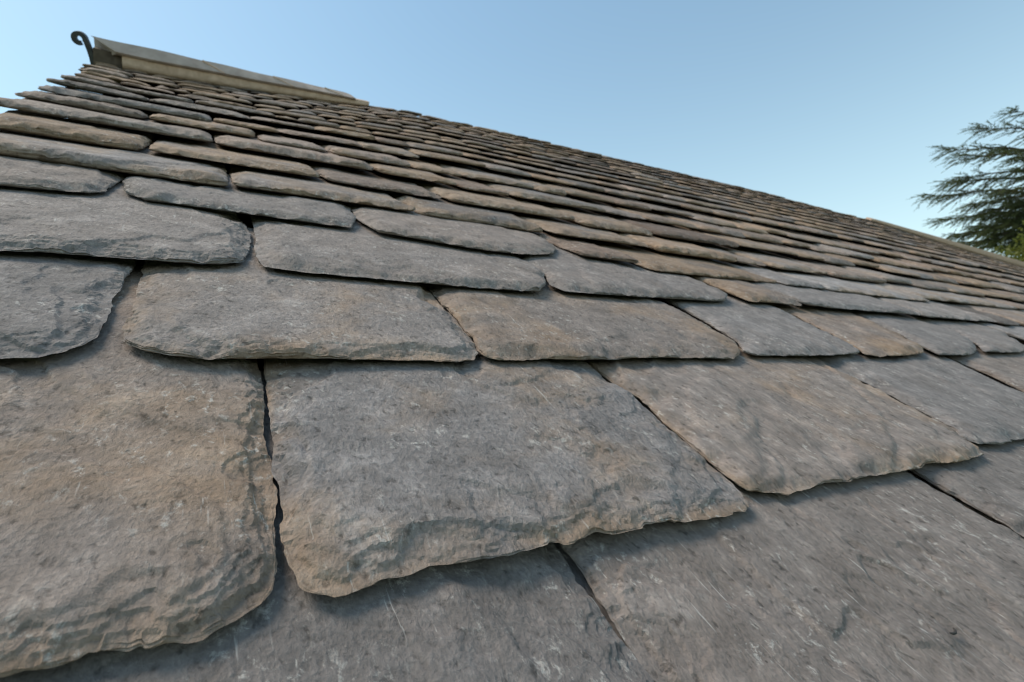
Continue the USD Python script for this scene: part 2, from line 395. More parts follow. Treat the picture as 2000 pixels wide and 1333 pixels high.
    if detail > 0.3:
        ang = rng.uniform(-.6, .6)
        R = np.array([[math.cos(ang), -math.sin(ang)], [math.sin(ang), math.cos(ang)]])
        st = (allp @ R.T) * [1.0, rng.uniform(0.4, 0.8)]
        wx = np.c_[n2(allp, 4, seed + 40, 3), n2(allp, 4, seed + 50, 3)]
        sharp = max(0.02, 1.6 * res)
        for i, (sc, th, hgt, eb) in enumerate(((1.4, -0.25, 0.011, .42), (2.3, -0.32, 0.009, .40), (3.6, -0.38, 0.008, .40), (1.9, 0.28, 0.008, 0.0), (6.0, -0.40, 0.007, .40))):
            f = n2(st + 0.10 * wx, sc, seed + 30 + i, 4)
            if th < 0:
                f = f - eb * np.exp(-dr / 0.13)
                z -= hgt * sstep(-f, -th, -th + sharp * sc * 1.2) * (1 - .5 * sstep(-f, -th + .1, -th + .6))
            else:
                z += hgt * sstep(f, th, th + sharp * sc * 1.2)
        z += 0.0022 * detail * n2(allp, 22, seed + 13, 4)
    z = np.maximum(z, -0.40 * t)
    inz = z[:len(inn)]
    for rg, (fz, ins) in zip(rings[1:], fr[1:]):                # keep the edge rings below the top's rim
        b = base(rg[:, :2])
        rg[:, 2] = np.minimum(fz * t, -0.45 * t + (inz + 0.45 * t) * (fz + .5) / (fr[-1][0] + .62)) + b
    top = np.c_[allp, z + base(allp)]
    tri = Delaunay(allp).simplices
    c = allp[tri].mean(1)
    tri = tri[shapely.contains_xy(poly, c[:, 0], c[:, 1])]
    a_ = allp[tri]
    sgn = np.cross(a_[:, 1] - a_[:, 0], a_[:, 2] - a_[:, 0]) < 0
    tri[sgn] = tri[sgn][:, ::-1]
    n = len(loop)
    verts = np.vstack(rings + [top]); faces = []
    idx = np.arange(n); nx = (idx + 1) % n
    for j in range(len(rings)):
        a, b = j * n, (j + 1) * n
        faces += [np.c_[a + idx, a + nx, b + nx], np.c_[a + idx, b + nx, b + idx]]
    faces.append(tri + len(rings) * n)
    bv, bf = trimesh.creation.triangulate_polygon(Polygon(rings[0][:, :2]), engine='earcut') if Polygon(rings[0][:, :2]).is_valid else (None, None)
    if bf is not None and len(bv) == n:
        bz = np.c_[bv, np.zeros(n)]
        ii = cKDTree(rings[0][:, :2]).query(bv)[1]
        g = ii[bf]
        aa = rings[0][:, :2][g]
        up = np.cross(aa[:, 1] - aa[:, 0], aa[:, 2] - aa[:, 0]) > 0
        g[up] = g[up][:, ::-1]
        faces.append(g)
    faces = np.vstack(faces)
    edge = np.r_[np.ones(n * len(rings)), np.clip(1.15 * drop + 0.5 * np.exp(-dr / 0.05), 0, 1)]
    tone = np.c_[np.full(len(verts), rnd), edge, np.full(len(verts), ochre)]
    hue, val, grain = look if look is not None else (np.clip(rng.normal(.42 + .36 * min(1, max(0, V0 - 2) / 4), .20), 0, 1), np.clip(rng.normal(1.0 - .06 * min(1, max(0, V0 - 5) / 4), .18), .62, 1.45), rng.random() ** 1.2)
    tone_b = np.tile([hue, val, grain], (len(verts), 1))
    return to_local(verts), faces, tone, tone_b


def add_slate(parent, name, got, crisp=False, **kw):
    v, f, tone, tone_b = got
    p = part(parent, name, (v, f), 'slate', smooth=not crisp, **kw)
    for key, arr in (('tone', tone), ('tone_b', tone_b)):
        UsdGeom.PrimvarsAPI(p).CreatePrimvar(key, Sdf.ValueTypeNames.Color3fArray, 'vertex').Set(Vt.Vec3fArray.FromNumpy(arr.astype(np.float32)))
    return p


# ---------------------------------------------------------------- the slated roof
roof_m = Gf.Matrix4d(*[float(x) for x in np.vstack([np.c_[RW, np.zeros(3)], np.r_[ROOF_ORIGIN, 1]]).ravel()])
roof = thing('slate_roof', 'old stone slate roof in diminishing courses seen along its slope up to the ridge', 'roof', matrix=roof_m)

T0, GAP = 0.048, 0.025
# slates of the nearest courses, one by one: course, ochre, left side (top to bottom), lower edge (left to right), right side (bottom to top)
N = []


def hand(row, ochre, left, bottom, right, t=T0):
    N.append((row, ochre, left, bottom, right, t))


LOOKS = [(.35, .84, .1), (.50, .90, .45), (.45, .85, .6), (.62, 1.05, .05), (.22, 1.0, .05), (.60, 1.05, .85), (.35, .95, .9), (.6, .95, .9), (.30, .95, .1), (.45, 1.10, .05), (.60, .95, .3),
         (.35, 1.02, .8), (.75, .95, .8), (.35, .98, .9), (.40, 1.0, .9), (.42, 1.08, .1), (.48, 1.05, .3), (.45, 1.0, .5), (.55, 1.0, .2), (.42, 1.0, .3), (.6, 1.05, .5)]


hand(A, .30, [(-420, 1180), (-640, 1420)], None, [(1290, 1333), (1170, 1180), (1090, 1059)])
hand(A, .32, [(1100, 1060), (1126, 1091), (1160, 1144), (1204, 1204), (1244, 1264), (1300, 1333)], None, [(2070, 1090), (1990, 1040), (1906, 992), (1842, 960), (1775, 916)])
hand(A, .22, [(1786, 916), (1850, 956), (1916, 990), (2004, 1040), (2080, 1085)], None, [(2900, 1040), (2240, 842)])
hand(A + 1, .57, [(-560, 705), (-620, 860)], [(-640, 1300), (-300, 1340), (0, 1304), (71, 1291), (170, 1266), (248, 1259), (390, 1227), (461, 1192), (511, 1165), (529, 1138)],
     [(538, 1100), (539, 1087), (533, 1002), (528, 903), (516, 862), (513, 838), (517, 785), (511, 733), (503, 705)], .054)
hand(A + 1, .52, [(518, 708), (522, 750), (525, 785), (535, 838), (541, 863), (534, 895), (543, 952), (552, 1030), (568, 1094), (586, 1131)],
     [(600, 1143), (624, 1151), (656, 1154), (700, 1144), (748, 1123), (801, 1112), (840, 1096), (908, 1090), (943, 1082), (997, 1073), (1050, 1057), (1124, 1050), (1139, 1042), (1163, 1030), (1200, 1034), (1260, 1020), (1340, 1010), (1420, 998), (1456, 992)],
     [(1466, 980), (1452, 954), (1372, 888), (1343, 861), (1297, 824), (1244, 775), (1195, 747), (1146, 707)], .044)
hand(A + 1, .56, [(1152, 707), (1200, 744), (1250, 772), (1302, 821), (1350, 860), (1374, 884), (1440, 936)],
     [(1451, 944), (1465, 951), (1510, 953), (1545, 958), (1587, 946), (1615, 936), (1671, 931), (1692, 924), (1755, 914), (1797, 908), (1818, 898), (1874, 898)],
     [(1924, 882), (1918, 868), (1859, 831), (1775, 791), (1684, 742), (1603, 700)], .050)
hand(A + 1, .22, [(1588, 697), (1700, 746), (1790, 794), (1868, 836), (1880, 850)], [(1913, 861), (1959, 863), (1987, 854), (2060, 848), (2120, 836)], [(2130, 822), (2000, 768), (1836, 693)], .046)
hand(A + 1, .40, [(1846, 694), (1930, 728), (2010, 766), (2140, 822)], [(2180, 835), (2300, 822), (2380, 808)], [(2390, 796), (2200, 738), (2010, 688)])
hand(A + 2, .30, [(-330, 500), (-420, 640)], [(-430, 680), (-200, 694), (0, 691), (70, 689), (119, 678), (160, 664)], [(186, 650), (207, 617), (219, 572), (246, 547), (268, 500)], .040)
hand(A + 2, .55, [(280, 515), (270, 547), (261, 593), (247, 620), (235, 642)], [(238, 655), (245, 661), (280, 677), (340, 686), (403, 692), (525, 691), (700, 694), (800, 695), (895, 699)],
     [(927, 696), (934, 684), (927, 666), (895, 621), (860, 589), (832, 557)], .048)
hand(A + 2, .52, [(839, 560), (867, 594), (896, 622), (924, 657), (932, 676)], [(948, 690), (976, 697), (1070, 695), (1140, 697), (1220, 694), (1300, 693), (1405, 695)],
     [(1437, 697), (1446, 686), (1439, 672), (1404, 649), (1369, 628), (1299, 592)], .046)
hand(A + 2, .25, [(1304, 586), (1376, 624), (1410, 645), (1444, 666)], [(1453, 683), (1482, 691), (1563, 691), (1640, 690)], [(1679, 688), (1677, 680), (1614, 648), (1544, 612), (1496, 593)], .042)
hand(A + 2, .55, [(1509, 597), (1560, 618), (1622, 650), (1681, 680)], [(1690, 688), (1720, 693), (1773, 691)], [(1804, 687), (1803, 678), (1754, 651), (1700, 628), (1650, 609)], .045)
hand(A + 2, .20, [(1655, 609), (1706, 630), (1760, 652), (1808, 677)], [(1836, 690), (1870, 691), (1896, 690)], [(1911, 684), (1902, 668), (1861, 645), (1755, 618)], .044)
hand(A + 2, .22, [(1760, 618), (1866, 645), (1912, 673)], [(1924, 684), (1960, 686), (1994, 686)], [(2010, 678), (1960, 650), (1860, 622)], .044)
hand(A + 3, .28, [(-240, 355), (-330, 455)], [(-330, 462), (-160, 470), (0, 478), (130, 486), (245, 494), (385, 506)], [(440, 507), (473, 502), (487, 480), (489, 450), (484, 436), (455, 412), (436, 400)], .060)
hand(A + 3, .25, [(494, 431), (501, 463), (499, 494)], [(518, 514), (613, 526), (700, 534), (825, 546), (930, 556), (1000, 561)], [(1053, 564), (1067, 552), (1063, 536), (1026, 510), (984, 484)], .050)
hand(A + 3, .30, [(993, 489), (1036, 517), (1067, 536)], [(1072, 550), (1105, 564), (1210, 572), (1300, 578), (1395, 584)], [(1417, 584), (1421, 576), (1390, 560), (1335, 536), (1280, 518)], .050)
hand(A + 4, .38, [(-200, 285), (-280, 335)], [(-260, 338), (-120, 346), (0, 355), (90, 363), (175, 370), (207, 368)], [(231, 350), (252, 338), (258, 328), (250, 312)], .052)
hand(A + 4, .34, [(262, 326), (246, 345), (238, 355)], [(247, 371), (280, 383), (385, 397), (455, 407), (600, 427), (655, 435)], [(686, 438), (696, 426), (684, 406), (655, 388)], .056)
hand(A + 4, .38, [(679, 399), (690, 412), (702, 427)], [(740, 448), (800, 458), (845, 466), (950, 484), (1038, 493)], [(1083, 491), (1087, 480), (1056, 462), (1018, 447)], .052)

specs = []        # (outline, V0, d, t, tt, lift, seed, ochre, row)


def next_d(row):
    return rowV[row + 1] - rowV[row] if row + 1 < len(rowV) else rowV[-1] - rowV[-2]


def ccw(P):
    P = np.asarray(P)
    x, y = P[:, 0], P[:, 1]
    return P if (x * np.roll(y, -1) - y * np.roll(x, -1)).sum() > 0 else P[::-1]


seed = 100
handU = {}
for (row, ochre, left, bottom, right, t), look_ in zip(N, LOOKS):
    d, V0, tt = next_d(row), rowV[row], T0 + GAP
    k = tt / d
    Lp, Rp = pix(left, k, V0), pix(right, k, V0)
    head = V0 + 2.1 * d
    if bottom is None:
        Bp = np.array([[Lp[-1, 0] + 0.01, V0 + .05], [Lp[-1, 0] + .06, V0], [Rp[0, 0] - .06, V0], [Rp[0, 0] - .01, V0 + .05]])
    else:
        Bp = pix(bottom, k, V0)
    out = np.vstack([[[Lp[0, 0], head]], Lp, Bp, Rp, [[Rp[-1, 0], head]]])
    if out[:, 0].min() < -1.52:                  # nothing hangs past the verge
        out = np.array(Polygon(out).buffer(0).intersection(shapely.box(-1.52, -9, 99, 99)).exterior.coords)[:-1]
        Lp = np.maximum(Lp, [-1.52, -9])
    handU.setdefault(row, []).append((Lp[:, 0].min(), Rp[:, 0].max()))
    specs.append((ccw(out), V0, d, t, tt, 0.0, seed, ochre, row, look_)); seed += 71

# joints read off the photograph for the courses above, then slates of random width
pj = {A + 3: [(1418, 580), (1567, 592), (1794, 612), (1950, 628)],
      A + 4: [(1087, 488), (1242, 508), (1472, 527), (1588, 552), (1786, 576), (1935, 594)],
      A + 5: [(-130, 270), (449, 335), (808, 400), (1069, 447), (1263, 474), (1410, 496)],
      A + 6: [(289, 270), (626, 332), (878, 388), (1128, 430), (1260, 448), (1428, 476)],
      A + 7: [(419, 265), (741, 335), (901, 366), (1008, 388), (1186, 418)],
      A + 8: [(290, 216), (504, 264), (647, 298), (812, 330), (922, 356)],
      A + 9: [(415, 230), (553, 264), (716, 295), (838, 322), (970, 347)],
      A + 10: [(292, 186), (497, 238), (625, 264), (752, 291)],
      A + 11: [(381, 195), (545, 235), (583, 238)]}
Vj = {r: pix(p) for r, p in pj.items()}
rng = np.random.default_rng(11)
ochre_of = {(A + 5, 0): .62, (A + 5, 1): .56, (A + 5, 3): .75, (A + 6, 1): .66, (A + 6, 2): .30, (A + 6, 4): .72, (A + 4, 3): .55, (A + 4, 4): .60, (A + 7, 0): .15, (A + 7, 1): .18}
UMAX = 46.0
for row in range(0, len(rowV) - 1):
    d, V0 = next_d(row), rowV[row]
    if row in handU:
        start = max(b for a, b in handU[row]) + .03
        startl = min(a for a, b in handU[row]) - .03
    else:
        start, startl = None, None
    js = []
    if row in Vj:
        js = list(Vj[row][:, 0])
    if start is None:
        left = -1.52 + rng.uniform(-.06, .06)
        js = [left] + [j for j in js if j > left + .3]
    elif row in (A + 3, A + 4):
        js = list(js)
        if row == A + 4 and js[0] < start - .2:
            js = js[1:]
        js = [start - .015] + js[1:] if abs(js[0] - start) < .35 else [start - .015] + js
    else:
        js = [start - .015]
    wmean = np.interp(row, [2, 6, 10, 21], [1.30, 1.15, 0.84, 0.52])
    while js[-1] < UMAX:
        js.append(js[-1] + wmean * rng.uniform(.62, 1.45))
    if startl is not None:                      # fill to the verge
        l = [startl + .015]
        while l[0] > -1.35:
            l.insert(0, max(-1.52, l[0] - rng.uniform(.7, 1.2)))
            if l[0] < -1.2 and l[0] > -1.52:
                l[0] = -1.52
        pairs = list(zip(l[:-1], l[1:])) + list(zip(js[:-1], js[1:]))
    else:
        pairs = list(zip(js[:-1], js[1:]))
    traced = {}
    for i, (a, b) in enumerate(pairs):
        g = rng.uniform(.012, .03) if row < A + 5 else rng.uniform(.012, .05)
        a2, b2 = a + g / 2, b - g / 2
        # courses wander a little; up the roof they drift down to the right as traced
        drift = -0.055 * np.clip((a + b) / 2 - .3, 0, 4.5) * np.clip((row - A - 3) / 1.5, 0, 1) if row <= A + 8 else -0.02 * np.clip((a + b) / 2, 0, 4)
        v0 = V0 + drift + rng.uniform(-.05, .05) * (1 if row < A + 4 else 1.5 if row < A + 10 else .7) + .05 * math.sin(a * .7 + row)
        sl = rng.uniform(-.04, .04) * (1 if row < A + 4 else 2)
        W = b2 - a2
        nb = max(4, int(W / .16))
        xs = np.linspace(a2, b2, nb)
        vb = v0 + sl * (xs - (a2 + b2) / 2) / W + rng.uniform(-.018, .018, nb)
        lean = rng.uniform(-.03, .03)
        head = v0 + 2.1 * d
        P = Polygon(np.vstack([np.c_[xs, vb], [[b2 + lean, head], [a2 + lean, head]]]))
        rc = min(W * .28, rng.uniform(.05, .14) if row < A + 5 else rng.uniform(.07, .17))
        Q = P.buffer(-rc, quad_segs=5).buffer(rc, quad_segs=5)
        if Q.is_empty or Q.geom_type != 'Polygon':
            continue
        out = np.array(Q.exterior.coords)[:-1]
        t = rng.uniform(.044, .064) if row < A + 5 else rng.uniform(.050, .088) * min(1, .45 + .7 * d)
        lift = rng.uniform(-.006, .018) if row < A + 5 else rng.uniform(-.008, .030 if row < A + 10 else .010)
        if a < -1.4 and row > A + 4:
            t, lift = .098 * min(1, .45 + .7 * d) * rng.uniform(.76, .92), rng.uniform(-.004, .004)
        oc = ochre_of.get((row, i), float(np.clip(rng.normal(.54 if row > A + 4 else .36, .20), .0, .85)))
        specs.append((ccw(out), v0, d, t, T0 + GAP if row < A + 4 else .098 * min(1, .45 + .7 * d), lift, seed, oc, row, None)); seed += 71

# rank by size in the picture
ranked = []
for i, (out, V0, d, t, tt, lift, sd_, oc, row, lk) in enumerate(specs):
    c = np.array([(out[:, 0].min() + out[:, 0].max()) / 2, V0 + .4 * d])
    dep = max(depth_of(*c), .15)
    P3 = np.outer(c[0], CU)[0] + c[1] * CV - CN
    x, y = P3[0] / P3[2] * F_N, P3[1] / P3[2] * F_N
    half = (out[:, 0].max() - out[:, 0].min()) / 2 / dep
    seen = P3[2] > 0 and abs(x) < 1.0 + half and abs(y) < .667 + 1.1 * half
    size = (out[:, 0].max() - out[:, 0].min()) / dep if seen else 0
    near = row in handU and any(abs(c[0] - (a + b) / 2) < .05 for a, b in handU[row])
    ranked.append(((10 if near else 0) + size, i, dep, seen))
ranked.sort(reverse=True)
rest = []
for k, (size, i, dep, seen) in enumerate(ranked):
    out, V0, d, t, tt, lift, sd_, oc, row, lk = specs[i]
    if k < 300 and size > 0:
        res = float(np.clip(.0058 * dep, .0068, .16))
        det = 1.0 if dep < 4 else (.6 if dep < 8 else .2)
        kw = {}
        if oc > .64:
            kw['label'] = 'slate stained ochre and tan'
        add_slate(roof, 'slate', slate(out, V0, d, t, tt, lift, sd_, res, det, oc, lk), crisp=dep < 2.6, **kw)
    else:
        rest.append(slate(out, V0, d, t, tt, lift, sd_, .2, .1, oc))
vs, fs, ts, tb, n = [], [], [], [], 0
for v, f, tone, tone_b in rest:
    vs.append(v); fs.append(f + n); ts.append(tone); tb.append(tone_b); n += len(v)
add_slate(roof, 'slate_courses', (np.vstack(vs), np.vstack(fs), np.vstack(ts), np.vstack(tb)), kind='stuff', label='distant small slates far along the roof')

# boarding under the slates
gu, gv = np.meshgrid(np.r_[np.linspace(-1.15, 6, 15), np.linspace(8, 48, 21)], np.linspace(-2.2, 12.1, 30))
top = np.c_[gu.ravel(), gv.ravel(), np.full(gu.size, -.20)]
bot = top - [0, 0, .06]
nu, nv = gu.shape[1], gu.shape[0]
q = [(r * nu + c, r * nu + c + 1, (r + 1) * nu + c + 1, (r + 1) * nu + c) for r in range(nv - 1) for c in range(nu - 1)]
off = nu * nv
q += [tuple(off + x for x in f[::-1]) for f in q]
ring = [c for c in range(nu)] + [r * nu + nu - 1 for r in range(1, nv)] + [(nv - 1) * nu + c for c in range(nu - 2, -1, -1)] + [r * nu for r in range(nv - 2, 0, -1)]
for a, b in zip(ring, ring[1:] + ring[:1]):
    q.append((b, a, off + a, off + b))
part(roof, 'roof_boarding', (to_local(np.vstack([top, bot])), np.array(q)), 'boarding')
# rear slope, in the roof's own axes: falls away behind the ridge
ca, sa = math.cos(2 * PITCH), math.sin(2 * PITCH)
U = np.r_[np.linspace(-1.4, 6, 16), np.linspace(8, 48, 21)]
a0 = to_local(np.c_[U, np.full(len(U), 12.12), np.full(len(U), -.10)])
rows_ = [a0 + np.array([0, ca, -sa]) * s * H + np.array([0, -sa, -ca]) * w for s, w in ((0, 0), (14.5, 0), (14.5, .04), (0, .04))]
v = np.vstack(rows_); k = len(U); f = []
for r in range(4):
    for c in range(k - 1):
        a, b = r * k + c, ((r + 1) % 4) * k + c
        f.append((a, b, b + 1, a + 1))
part(roof, 'rear_slope', (v, np.array(f)), 'boarding')

# ridge: capping stones with a bevelled weathering and a cream mortar fillet under them
zcap_u, zcap = [-1.7, -.87, .03, 1.19, 2.04, 2.54, 2.9], [.318, .344, .362, .385, .405, .40, .385]
zw_u, zw = [-1.3, -.73, .16, .87, 2.0, 3.2], [.149, .160, .205, .234, .30, .345]
cuts = [-1.59, .0, 1.15, 2.08, 2.68]


def cap_block(u0, u1, skew, first=False, last=False):
    """one capping stone: prism with a steep front face, a top arris and a back face; ends cut askew"""
    us = np.linspace(0, 1, 8); vs_ = []
    for s in us:
        ua = u0 + (u1 - u0) * s
        uw = ua + skew * (1 - s * (0.0 if not last else 1.0))
        zt, zb = np.interp(ua, zcap_u, zcap), np.interp(uw, zw_u, zw)
        if last:
            zt -= .10 * max(0, (s - .80) / .2) ** 2
        zt += .006 * math.sin(5 * ua + u0)
        vs_ += [(uw, 11.86, zb), (uw, 11.84, zb + .03), (ua, 12.0, zt), (ua + .02, 12.16, zt - .03), (ua + .02, 12.25, zb - .25), (uw, 12.0, zb - .06)]
    f = []
    for i in range(len(us) - 1):
        for j in range(6):
            a, b = i * 6 + j, i * 6 + (j + 1) % 6
            f.append((a, b, b + 6, a + 6))
    e = (len(us) - 1) * 6
    f = [tuple(x[::-1]) for x in f]
    tri = [t_ for q_ in f for t_ in ((q_[0], q_[1], q_[2]), (q_[0], q_[2], q_[3]))]
    tri += [(0, i + 1, i) for i in range(1, 5)][::-1] + [(e, e + i, e + i + 1) for i in range(1, 5)]
    return np.array(vs_) * H, np.array(tri)


for i, (a, b) in enumerate(zip(cuts[:-1], cuts[1:])):
    part(roof, 'ridge_stone', cap_block(a + .012, b - .012, .34, i == 0, i == len(cuts) - 2), 'ridge_stone')
    if i:                                                      # pointing in the joint between two stones
        uu = a
        za, zb = np.interp(uu, zcap_u, zcap), np.interp(uu + .34, zw_u, zw)
        P0, P1 = np.array([uu, 11.985, za - .004]), np.array([uu + .34, 11.85, zb + .03])
        part(roof, 'joint_mortar', tube(np.array([P0 + (P1 - P0) * s for s in np.linspace(0, 1, 6)]) * H, .017 * H, 6), 'mortar')


def fillet(us, top_of, bot_of, vfront, name, label):
    rngf = np.random.default_rng(5)
    P = []
    for u_ in us:
        zt, zb = top_of(u_), bot_of(u_)
        j = rngf.uniform(-.012, .012, 2)
        P += [(u_, vfront + .015 + j[0], zb), (u_, vfront - .005 + j[1], zb + .4 * (zt - zb)), (u_, vfront + .02, zt), (u_, 12.1, zt), (u_, 12.1, zb - .12)]
    f = []
    for i in range(len(us) - 1):
        for j in range(5):
            a, b = i * 5 + j, i * 5 + (j + 1) % 5
            f += [(a, b + 5, b), (a, a + 5, b + 5)]
    e = (len(us) - 1) * 5
    f += [(0, i, i + 1) for i in range(1, 4)] + [(e, e + i + 1, e + i) for i in range(1, 4)]
    part(roof, name, (np.array(P) * H, np.array(f)), 'mortar', smooth=40, label=label)


bz = lambda u_: float(np.interp(u_, ZU, ZZ)) - .02
fillet(np.linspace(-1.16, 2.95, 46), lambda u_: float(np.interp(u_, zw_u, zw)) + .012, bz, 11.87, 'mortar_fillet', 'cream mortar bedding under the ridge stones at the left end')
fillet(np.linspace(22.7, 46, 60), lambda u_: float(np.interp(u_, [22.7, 23, 29.8, 39.7, 48], [.53, .548, .456, .281, .10])), bz, 11.86, 'mortar_fillet', 'cream mortar strip along the far right end of the ridge')
part(roof, 'ridge_end_mortar', cat([box(np.array([-1.55, 11.93, -.1]) * H, np.array([-1.12, 12.2, .155]) * H)]), 'mortar_dark', label='dark brown mortar closing the open ridge end')

# walls below, in world axes but built in the roof's
house = thing('stone_house', 'rubble stone house walls beneath the slate roof', 'house')
ox, oy, oz = ROOF_ORIGIN
eave_y, eave_z = -1.6 * H * cp, oz - 1.6 * H * sp - .10
ridge_y, ridge_z = 12 * H * cp, oz + 12 * H * sp - .14
prof = np.array([(eave_y, 0), (2 * ridge_y - eave_y, 0), (2 * ridge_y - eave_y, eave_z), (ridge_y, ridge_z), (eave_y, eave_z)])
n5 = len(prof)
x0, x1 = -.85 * H, 46 * H
v = np.vstack([np.c_[np.full(n5, x0), prof], np.c_[np.full(n5, x1), prof]])
f = [(0, i + 1, i) for i in range(1, n5 - 1)] + [(n5, n5 + i, n5 + i + 1) for i in range(1, n5 - 1)]
for i in range(n5):
    j = (i + 1) % n5
    f += [(i, j, n5 + j), (i, n5 + j, n5 + i)]
part(house, 'wall', (v - [0, 0, .04], np.array(f)), 'rubble_wall')

# ---------------------------------------------------------------- wrought iron scroll at the ridge end
iron = thing('iron_scroll', 'dark wrought iron scroll standing at the left end of the ridge', 'finial', matrix=roof_m)
path = [(-1.555, -.12), (-1.575, 0.0), (-1.60, .10), (-1.622, .17), (-1.640, .225)]
c0, r0 = np.array([-1.728, .235]), .082
for s in np.linspace(0.0, 1.0, 22):
    a = -.15 + s * 5.3
    r_ = r0 * (1 - .30 * s)
    path.append((c0[0] + r_ * math.cos(a), c0[1] + r_ * math.sin(a) * 1.05))
path = np.array(path)
tg = np.gradient(path, axis=0); tg /= np.linalg.norm(tg, axis=1, keepdims=True)
nr = np.c_[-tg[:, 1], tg[:, 0]]
thk = .034
w_ = np.r_[np.full(5, .085), np.linspace(.085, .07, 22)]
vs_ = []
for p, q_, w in zip(path, nr, w_):
    for sgn, vv in ((1, -1), (1, 1), (-1, 1), (-1, -1)):
        vs_.append((p[0] + q_[0] * thk * sgn, 12.02 + vv * w, p[1] + q_[1] * thk * sgn))
f = []
for i in range(len(path) - 1):
    for j in range(4):
        a, b = i * 4 + j, i * 4 + (j + 1) % 4
        f += [(a, b, b + 4), (a, b + 4, a + 4)]
e = (len(path) - 1) * 4
f += [(0, 2, 1), (0, 3, 2), (e, e + 1, e + 2), (e, e + 2, e + 3)]
sv, sf = np.array(vs_) * H, np.array(f)
cut = 5 * 4
part(iron, 'stem', (sv[:cut + 4], sf[(sf < cut + 4).all(1)]), 'iron', smooth=30)
part(iron, 'curl', (sv[cut:], sf[(sf >= cut).all(1)] - cut), 'iron', smooth=30)

# ---------------------------------------------------------------- crumbs lying on the slates


def on_roof(px, py, V0, d):
    k = (T0 + GAP) / d
    p = pix([(px, py)], k, V0)[0]
    return np.array([p[0], p[1], .40 * T0 - k * (p[1] - V0)]) * H


bud = thing('dried_bud', 'tiny reddish brown dried bud caught in the gap between two slates', 'bud', matrix=roof_m)
b0 = on_roof(188, 655, rowV[A + 1], next_d(A + 1))
for dx, dy, r_ in ((0, 0, .0032), (.003, .003, .0026), (-.001, .006, .0022)):
    s_ = trimesh.creation.icosphere(2, r_)
    v = np.array(s_.vertices) * [1, 1.4, .8]; v *= (1 + .3 * (noise(v * 700, 3) - .5))[:, None]
    part(bud, 'scale', (v + b0 + [dx, dy, r_ * .6], np.array(s_.faces)), 'bud', smooth=True)
for px_, py_, V0, d, lab in ((1846, 1240, rowV[A], next_d(A), 'dark curled chip lying on the broad slate at lower right'), (358, 696, rowV[A + 1], next_d(A + 1), 'tiny dark chip lying at the top of the tan slate')):
    ch = on_roof(px_, py_, V0, d)
    s_ = .011 if px_ > 1000 else .006
    arc = np.array([(math.cos(a) * s_ * .5, math.sin(a) * s_ * .35, .0012) for a in np.linspace(-2.6, -.1, 9)])
    t_ = thing('slate_chip', lab, 'chip', matrix=roof_m)
    part(t_, 'flake', tube(arc + ch, .0014 * np.sin(np.linspace(.3, 2.9, 9)) * s_ / .016 + .0003, 6), 'chip')

# ---------------------------------------------------------------- ground
g = 5000.0
gx = np.linspace(-g, g, 41)
X, Y = np.meshgrid(gx, gx)
Z = -.0 + 0 * X
gf = [(r * 41 + c, r * 41 + c + 1, (r + 1) * 41 + c + 1, (r + 1) * 41 + c) for r in range(40) for c in range(40)]
gp = usdkit.mesh(stage, '/World/ground', (np.c_[X.ravel(), Y.ravel(), Z.ravel()], np.array(gf)), L + 'grass')
tag(gp.GetPrim(), kind='structure')

# ---------------------------------------------------------------- the cedar behind the right end of the roof


def ray(px, py, dist):
    c = np.array([(px - 1000) / 1000, (py - 666.5) / 1000, F_N]); c /= np.linalg.norm(c)
    return CAM + cam_to_world(c) * dist


rng = np.random.default_rng(4)
cedar = thing('cedar_tree', 'dark green cedar with drooping feathery boughs behind the right end of the roof', 'tree')
D = 24.0
base = ray(2190, 420, D)
tb = np.array([base[0], base[1], -.3])
top_z = ray(2150, 60, D)[2]
zs = np.linspace(-.3, top_z, 14)
tp = np.c_[base[0] + .10 * np.sin(zs * .8), base[1] + .08 * np.cos(zs * .6), zs]
part(cedar, 'trunk', tube(tp, np.linspace(.34, .03, 14), 10), 'bark', smooth=40)


def trunk_at(z):
    return np.array([np.interp(z, zs, tp[:, i]) for i in range(3)])


side = np.array([RIGHT[0], RIGHT[1], 0]); side /= np.linalg.norm(side)      # along the picture's width, level


def needles(p, dirv, length, rng, n=34, wide=.011):
    """flat pointed needles along one shoot"""
    dirv = dirv / np.linalg.norm(dirv)
    out_v, out_f = [], []
    x = np.cross(dirv, rng.normal(size=3)); x /= np.linalg.norm(x); y = np.cross(dirv, x)
    for i in range(n):
        s = (i + rng.random()) / n
        a = rng.uniform(0, 2 * np.pi)
        o = math.cos(a) * x + math.sin(a) * y
        nl = .048 * (1.15 - .6 * s) * rng.uniform(.8, 1.25)
        d_ = dirv * .9 + o * .5
        r_ = np.cross(d_, o + rng.normal(size=3) * .3); r_ /= np.linalg.norm(r_) + 1e-9
        q_ = p + dirv * length * s
        b = len(out_v)
        out_v += [q_ - r_ * wide / 2, q_ + r_ * wide / 2, q_ + d_ * nl]
        out_f.append((b, b + 1, b + 2))
    # the shoot itself
    b = len(out_v)
    out_v += [p + x * .006, p - x * .006, p + dirv * length * 1.08]
    out_f.append((b, b + 1, b + 2))
    return np.array(out_v), np.array(out_f)


